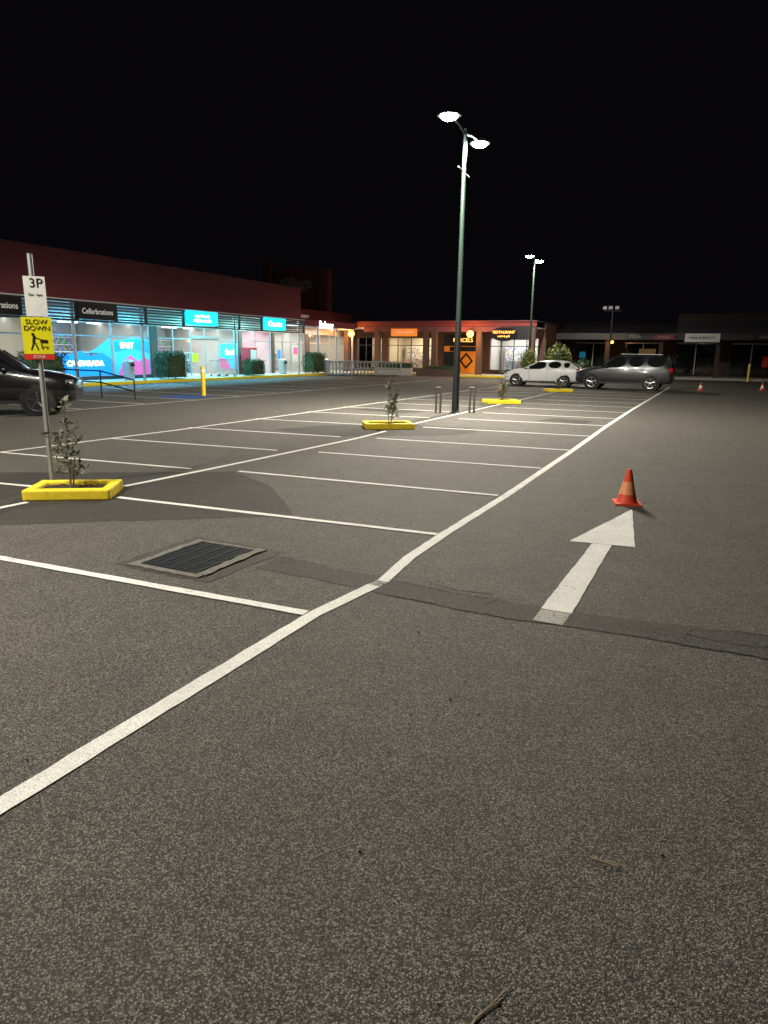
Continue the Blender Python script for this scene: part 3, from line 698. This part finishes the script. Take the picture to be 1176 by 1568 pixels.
for y in (34.2,35.0): 
    e=empty('shopping_trolley',(-27.3,y,.16)); b=MB()
    b.b2(-.25,.25,-.4,.4,.45,.47,'steel')
    for i in range(7):
        for s in (-.25,.25): b.bar((s,-.4+i*.13,.45),(s*1.1,-.44+i*.145,.95),.008,'steel',4)
    for s in (-.25,.25): b.bar((s*1.1,-.45,.95),(s*1.1,.5,.98),.014,'steel',5); b.bar((s,-.4,.1),(s,.4,.45),.014,'steel',5); b.bar((s,-.4,.1),(s,.45,.1),.014,'steel',5)
    for s in (-.25,.25):
        for q in (-.38,.4): b.lathe([(.06,-.015),(.06,.015)],(s,q,.06),'black',10,'X')
    b.bar((-.28,.52,1.0),(.28,.52,1.0),.02,'bin_red',6); b.build('trolley',e)

e=empty('shopping_trolley_row',(-25.6,44.9,0),R(25)); b=MB()
def trol(x,y):
    w=.27
    for s in (-w,w):
        b.bar((x+.5,y+s*.7,.95),(x-.35,y+s,1.0),.013,'steel',5); b.bar((x+.45,y+s*.6,.55),(x-.25,y+s,.5),.011,'steel',5)
        b.bar((x-.35,y+s,1.0),(x-.3,y+s,.1),.015,'steel',5); b.bar((x-.3,y+s,.1),(x+.5,y+s*.7,.14),.015,'steel',5)
        for i in range(4):
            t=i/3; b.bar((x-.28+.74*t,y+s*(1-.35*t),.5),(x-.33+.82*t,y+s*(1-.3*t),.98),.006,'steel',4)
        for q in (-.3,.48): b.lathe([(.055,-.015),(.055,.015)],(x+q,y+s*.85,.055),'black',8,'Y')
    for i in range(5): b.bar((x+.5,y-w*.7+i*w*.35,.95),(x+.45,y-w*.6+i*w*.3,.55),.006,'steel',4)
    b.bar((x-.38,y-w,1.03),(x-.38,y+w,1.03),.018,'bin_red',6)
for i in range(17):
    trol(.2+i*.26,0); trol(.2+i*.26,.95)
b.build('trolleys',e)
b=MB()
for y in (-.45,1.4):
    for z in (.5,1.05): b.bar((-.2,y,z),(5.2,y,z),.024,'steel',8)
    for x in (-.2,1.6,3.4,5.2): b.bar((x,y,0),(x,y,1.05),.026,'steel',8)
b.build('bay_rails',e,smooth=True)

# ------------------------------------------------------------------ rear retail wing
e=empty('rear_shops_building')
b=MB(); b.b2(-28.4,-12,51.0,51.18,3.72,4.05,'red_fascia'); b.b2(-28.4,-12,51.18,60,4.05,4.13,'roof'); b.b2(-28.4,-12,51.18,54,3.60,3.65,'soffit'); b.b2(-28.4,-12,50.9,51.2,4.055,4.12,'maroon_d')
b.b2(-26.0,-14.0,51.02,51.14,3.32,3.70,'maroon_d'); b.b2(-14,-12.0,51.02,51.16,2.75,3.7,'frame_dark'); b.build('canopy',e)
b=MB()
for x in (-27.6,-24.8,-20.6,-19.9,-16.3,-12.3): b.b2(x-.2,x+.2,51.0,51.4,.16,3.6,'brown')
b.b2(-28.6,-12,54.02,54.3,.0,.5,'brown'); b.b2(-28.6,-12,54.02,54.3,2.9,4.05,'brown')
for x in (-28.4,-25.5,-20.4,-16.6,-12.2): b.b2(x-.3,x+.3,54.0,54.32,.5,2.9,'brown')
b.b2(-12.3,-12,54.3,60,0,4.05,'brown'); b.build('piers_and_walls',e)
b=MB(); b.b2(-28.6,-12.3,57.9,58.0,.1,3.6,'cream'); b.b2(-28.6,-12.3,54.3,57.9,3.3,3.35,'soffit'); b.b2(-28.6,-12.3,54.3,57.9,.1,.165,'tile')
for x in (-25.5,-20.4,-16.6): b.b2(x-.05,x+.05,54.4,57.8,.17,3.3,'cream')
for x0,x1 in ((-28,-26),(-25,-21),(-16,-13)):
    b.b2(x0,x1,57.3,57.8,.17,2.3,'products_far'); b.b2(x0+.5,x1-.8,55.8,56.3,.17,1.2,'products2')
b.build('interior',e)
b=MB()
for x in (-27.3,-26.2,-24.3,-23.1,-21.9,-15.4,-14.4,-13.4): b.b2(x-.03,x+.03,54.05,54.12,.5,2.9,'frame_dark')
b.b2(-28,-12.4,54.05,54.11,2.28,2.34,'frame_dark'); b.build('window_frames',e)
b=MB(); b.b2(-20.1,-16.9,53.9,53.99,.16,2.3,'orange_panel'); b.b2(-20.1,-16.9,53.86,53.98,2.31,3.2,'sign_black'); b.b2(-19.6,-17.4,53.84,53.88,1.9,2.25,'sign_black')
b.add([(-18.2,53.88,.5),(-17.6,53.88,1.15),(-18.2,53.88,1.8),(-18.8,53.88,1.15)],[(0,1,2,3)],'sign_black'); b.add([(-18.2,53.87,.72),(-17.82,53.87,1.15),(-18.2,53.87,1.58),(-18.58,53.87,1.15)],[(0,1,2,3)],'orange_panel')
b.b2(-20.1,-19.0,53.84,53.88,.2,1.85,'sign_black'); b.build('orange_shopfront',e)
text('shop_text_parcel','PARCELS',.42,(-18.5,53.83,2.75),0,'orange_lit',e)
b=MB(); b.b2(-23.5,-21.3,50.9,50.98,2.98,3.55,'orange_sign'); b.build('orange_sign',e); text('orange_sign_text','CAFE & GIFTS',.26,(-22.4,50.88,3.26),0,'txt_white',e)
b=MB(); b.lathe([(1.0,-.03),(1.0,.03)],(-14.35,50.9,3.1),'sign_black',28,'Y'); ob=b.build('round_sign',e); ob.scale=(1,1,.5); ob.location=(0,0,1.6)
text('round_sign_text','RESTAURANT',.27,(-14.35,50.84,3.28),0,'orange_lit',e); text('round_sign_text_b','sushi & grill',.2,(-14.35,50.84,3.0),0,'orange_lit',e)
for x in (-26.9,-16.85):
    b=MB(); b.lathe([(.02,-.26),(.15,-.22),(.25,-.08),(.25,.08),(.15,.22),(.02,.26)],(x,50.6,3.15),'lantern',16); b.build('amber_globe',e,smooth=True)
    b=MB(); b.bar((x,50.6,3.41),(x,51.05,3.6),.02,'frame_dark',6); b.build('globe_bracket',e)
    light('POINT','amber_light',(x,49.9,3.0),260,(1,.42,.10),e,shadow_soft_size=.2)
for x,c,en in ((-27,(1,.85,.6),170),(-23,(1,.80,.5),230),(-14.5,(.95,.97,1),240)):
    light('AREA','shop_light',(x,56,3.25),en,c,e,(0,0,0),shape='RECTANGLE',size=2.4,size_y=2.4)
b=MB(); b.b2(-24.4,-21.2,49.75,50.0,0,.55,'cream'); b.b2(-20.8,-17.5,49.75,50.0,0,.5,'brown'); b.build('low_garden_wall',None)
hedge('low_hedge',(-22.8,50.45,.16),(3.0,.6,.75),1500,seed=12); hedge('low_hedge',(-18.9,50.45,.16),(2.6,.6,.6),1100,seed=13)

# ------------------------------------------------------------------ right hand shops (dark)
e=empty('dark_shops_building')
b=MB(); b.b2(-12,40,62,62.3,0,4.0,'brown_shaded'); b.b2(-3.0,40,59.0,59.2,4.35,4.85,'brown_shaded')
b.add([(-12,58.2,3.2),(-3,58.2,3.2),(-3,63,4.7),(-12,63,4.7)],[(0,1,2,3)],'roof'); b.add([(-3,58.2,3.45),(40,58.2,3.45),(40,59,4.36),(-3,59,4.36)],[(0,1,2,3)],'roof')
b.b2(-12,40,58.1,58.2,2.95,3.44,'frame_dark'); b.b2(-3,40,59.2,75,4.84,4.9,'roof'); b.build('roof_and_walls',e)
b=MB()
for x in range(-12,41,4): b.b2(x-.15,x+.15,58.4,58.7,.16,2.95,'brown_shaded')
b.build('posts',e)
b=MB()
for x in range(-11,40,4):
    b.b2(x,x+2.8,61.9,61.98,.3,2.7,'carglass')
    b.b2(x-.05,x+2.85,61.86,61.899,2.7,2.8,'frame')
    b.b2(x+1.37,x+1.43,61.86,61.899,.3,2.7,'frame')
b.b2(-10.7,-10.2,61.82,61.85,1.5,2.0,'blue_glow'); b.b2(-5.9,-4.6,61.82,61.85,.6,2.3,'warm_win'); b.b2(5,7,61.82,61.85,.6,2.3,'warm_win'); b.b2(3.2,3.6,61.82,61.85,1,1.8,'sign_red'); b.build('windows',e)
b=MB(); b.b2(-2.35,.05,57.98,58.08,2.80,3.42,'sign_white'); b.b2(-4.6,-3.0,57.98,58.08,2.95,3.35,'maroon'); b.b2(2.2,4.0,57.98,58.08,2.95,3.35,'sign_black'); b.build('fascia_signs',e)
text('sign_text','HAIR & BEAUTY',.26,(-1.15,57.96,3.1),0,'txt_black',e)
text('sign_text_b','PIZZA',.30,(-5.9,58.05,3.2),0,'txt_dim',e); text('sign_text_c','DENTAL',.26,(3.1,57.96,3.15),0,'txt_dim',e); text('sign_text_d','BOOKS',.26,(-3.8,57.96,3.15),0,'txt_dim',e)
b=MB(); b.lathe([(.1,-.1),(.14,0),(.1,.1)],(-7.6,57.9,2.75),'lantern',10); b.build('amber_globe',e); light('POINT','amber_light',(-7.6,57.7,2.6),40,(1,.5,.15),e,shadow_soft_size=.1)
e=empty('floodlight_post',(-7.2,54,0)); b=MB(); b.bar((0,0,0),(0,0,4.9),.06,'pole_black',10); b.bar((-.6,0,4.9),(.6,0,4.9),.04,'pole_black',8)
for x in (-.55,-.15,.3): b.box((x,-.05,5.1),(.3,.2,.24),'steel_dark'); b.box((x,-.16,5.1),(.24,.02,.18),'lens_off')
b.build('post_and_lights',e)

# ------------------------------------------------------------------ world, added night fill
w=bpy.data.worlds.new('World'); S.world=w; w.use_nodes=True; nt=w.node_tree
bg=nt.nodes['Background']; sky=nt.nodes.new('ShaderNodeTexSky'); sky.sky_type='NISHITA'; sky.sun_disc=False; sky.sun_elevation=R(-6); sky.sun_rotation=R(200)
mx=nt.nodes.new('ShaderNodeMix'); mx.data_type='RGBA'; mx.blend_type='ADD'; mx.inputs['Factor'].default_value=1
nt.links.new(sky.outputs[0],mx.inputs['A']); mx.inputs['B'].default_value=(.21,.17,.27,1)
nt.links.new(mx.outputs['Result'],bg.inputs['Color']); bg.inputs['Strength'].default_value=.010
sun=light('SUN','night_fill',(0,0,30),.012,(.8,.85,1),None,(R(35),R(10),R(20)),angle=R(.5))  # faint sun added as ambient fill; no moon in view

# ------------------------------------------------------------------ camera
cd=bpy.data.cameras.new('camera'); cd.sensor_fit='HORIZONTAL'; cd.sensor_width=36; cd.lens=36*1051/1176; cd.clip_end=900; cd.clip_start=.05
cam=bpy.data.objects.new('camera',cd); COL.objects.link(cam); cam.location=(0,0,1.75)
cam.rotation_euler=(Matrix.Rotation(R(25.15),3,'Z')@Matrix.Rotation(R(90-13.12),3,'X')@Matrix.Rotation(R(.8),3,'Z')).to_euler()
S.camera=cam
S.view_settings.view_transform='Standard'; S.view_settings.look='None'; S.view_settings.exposure=0
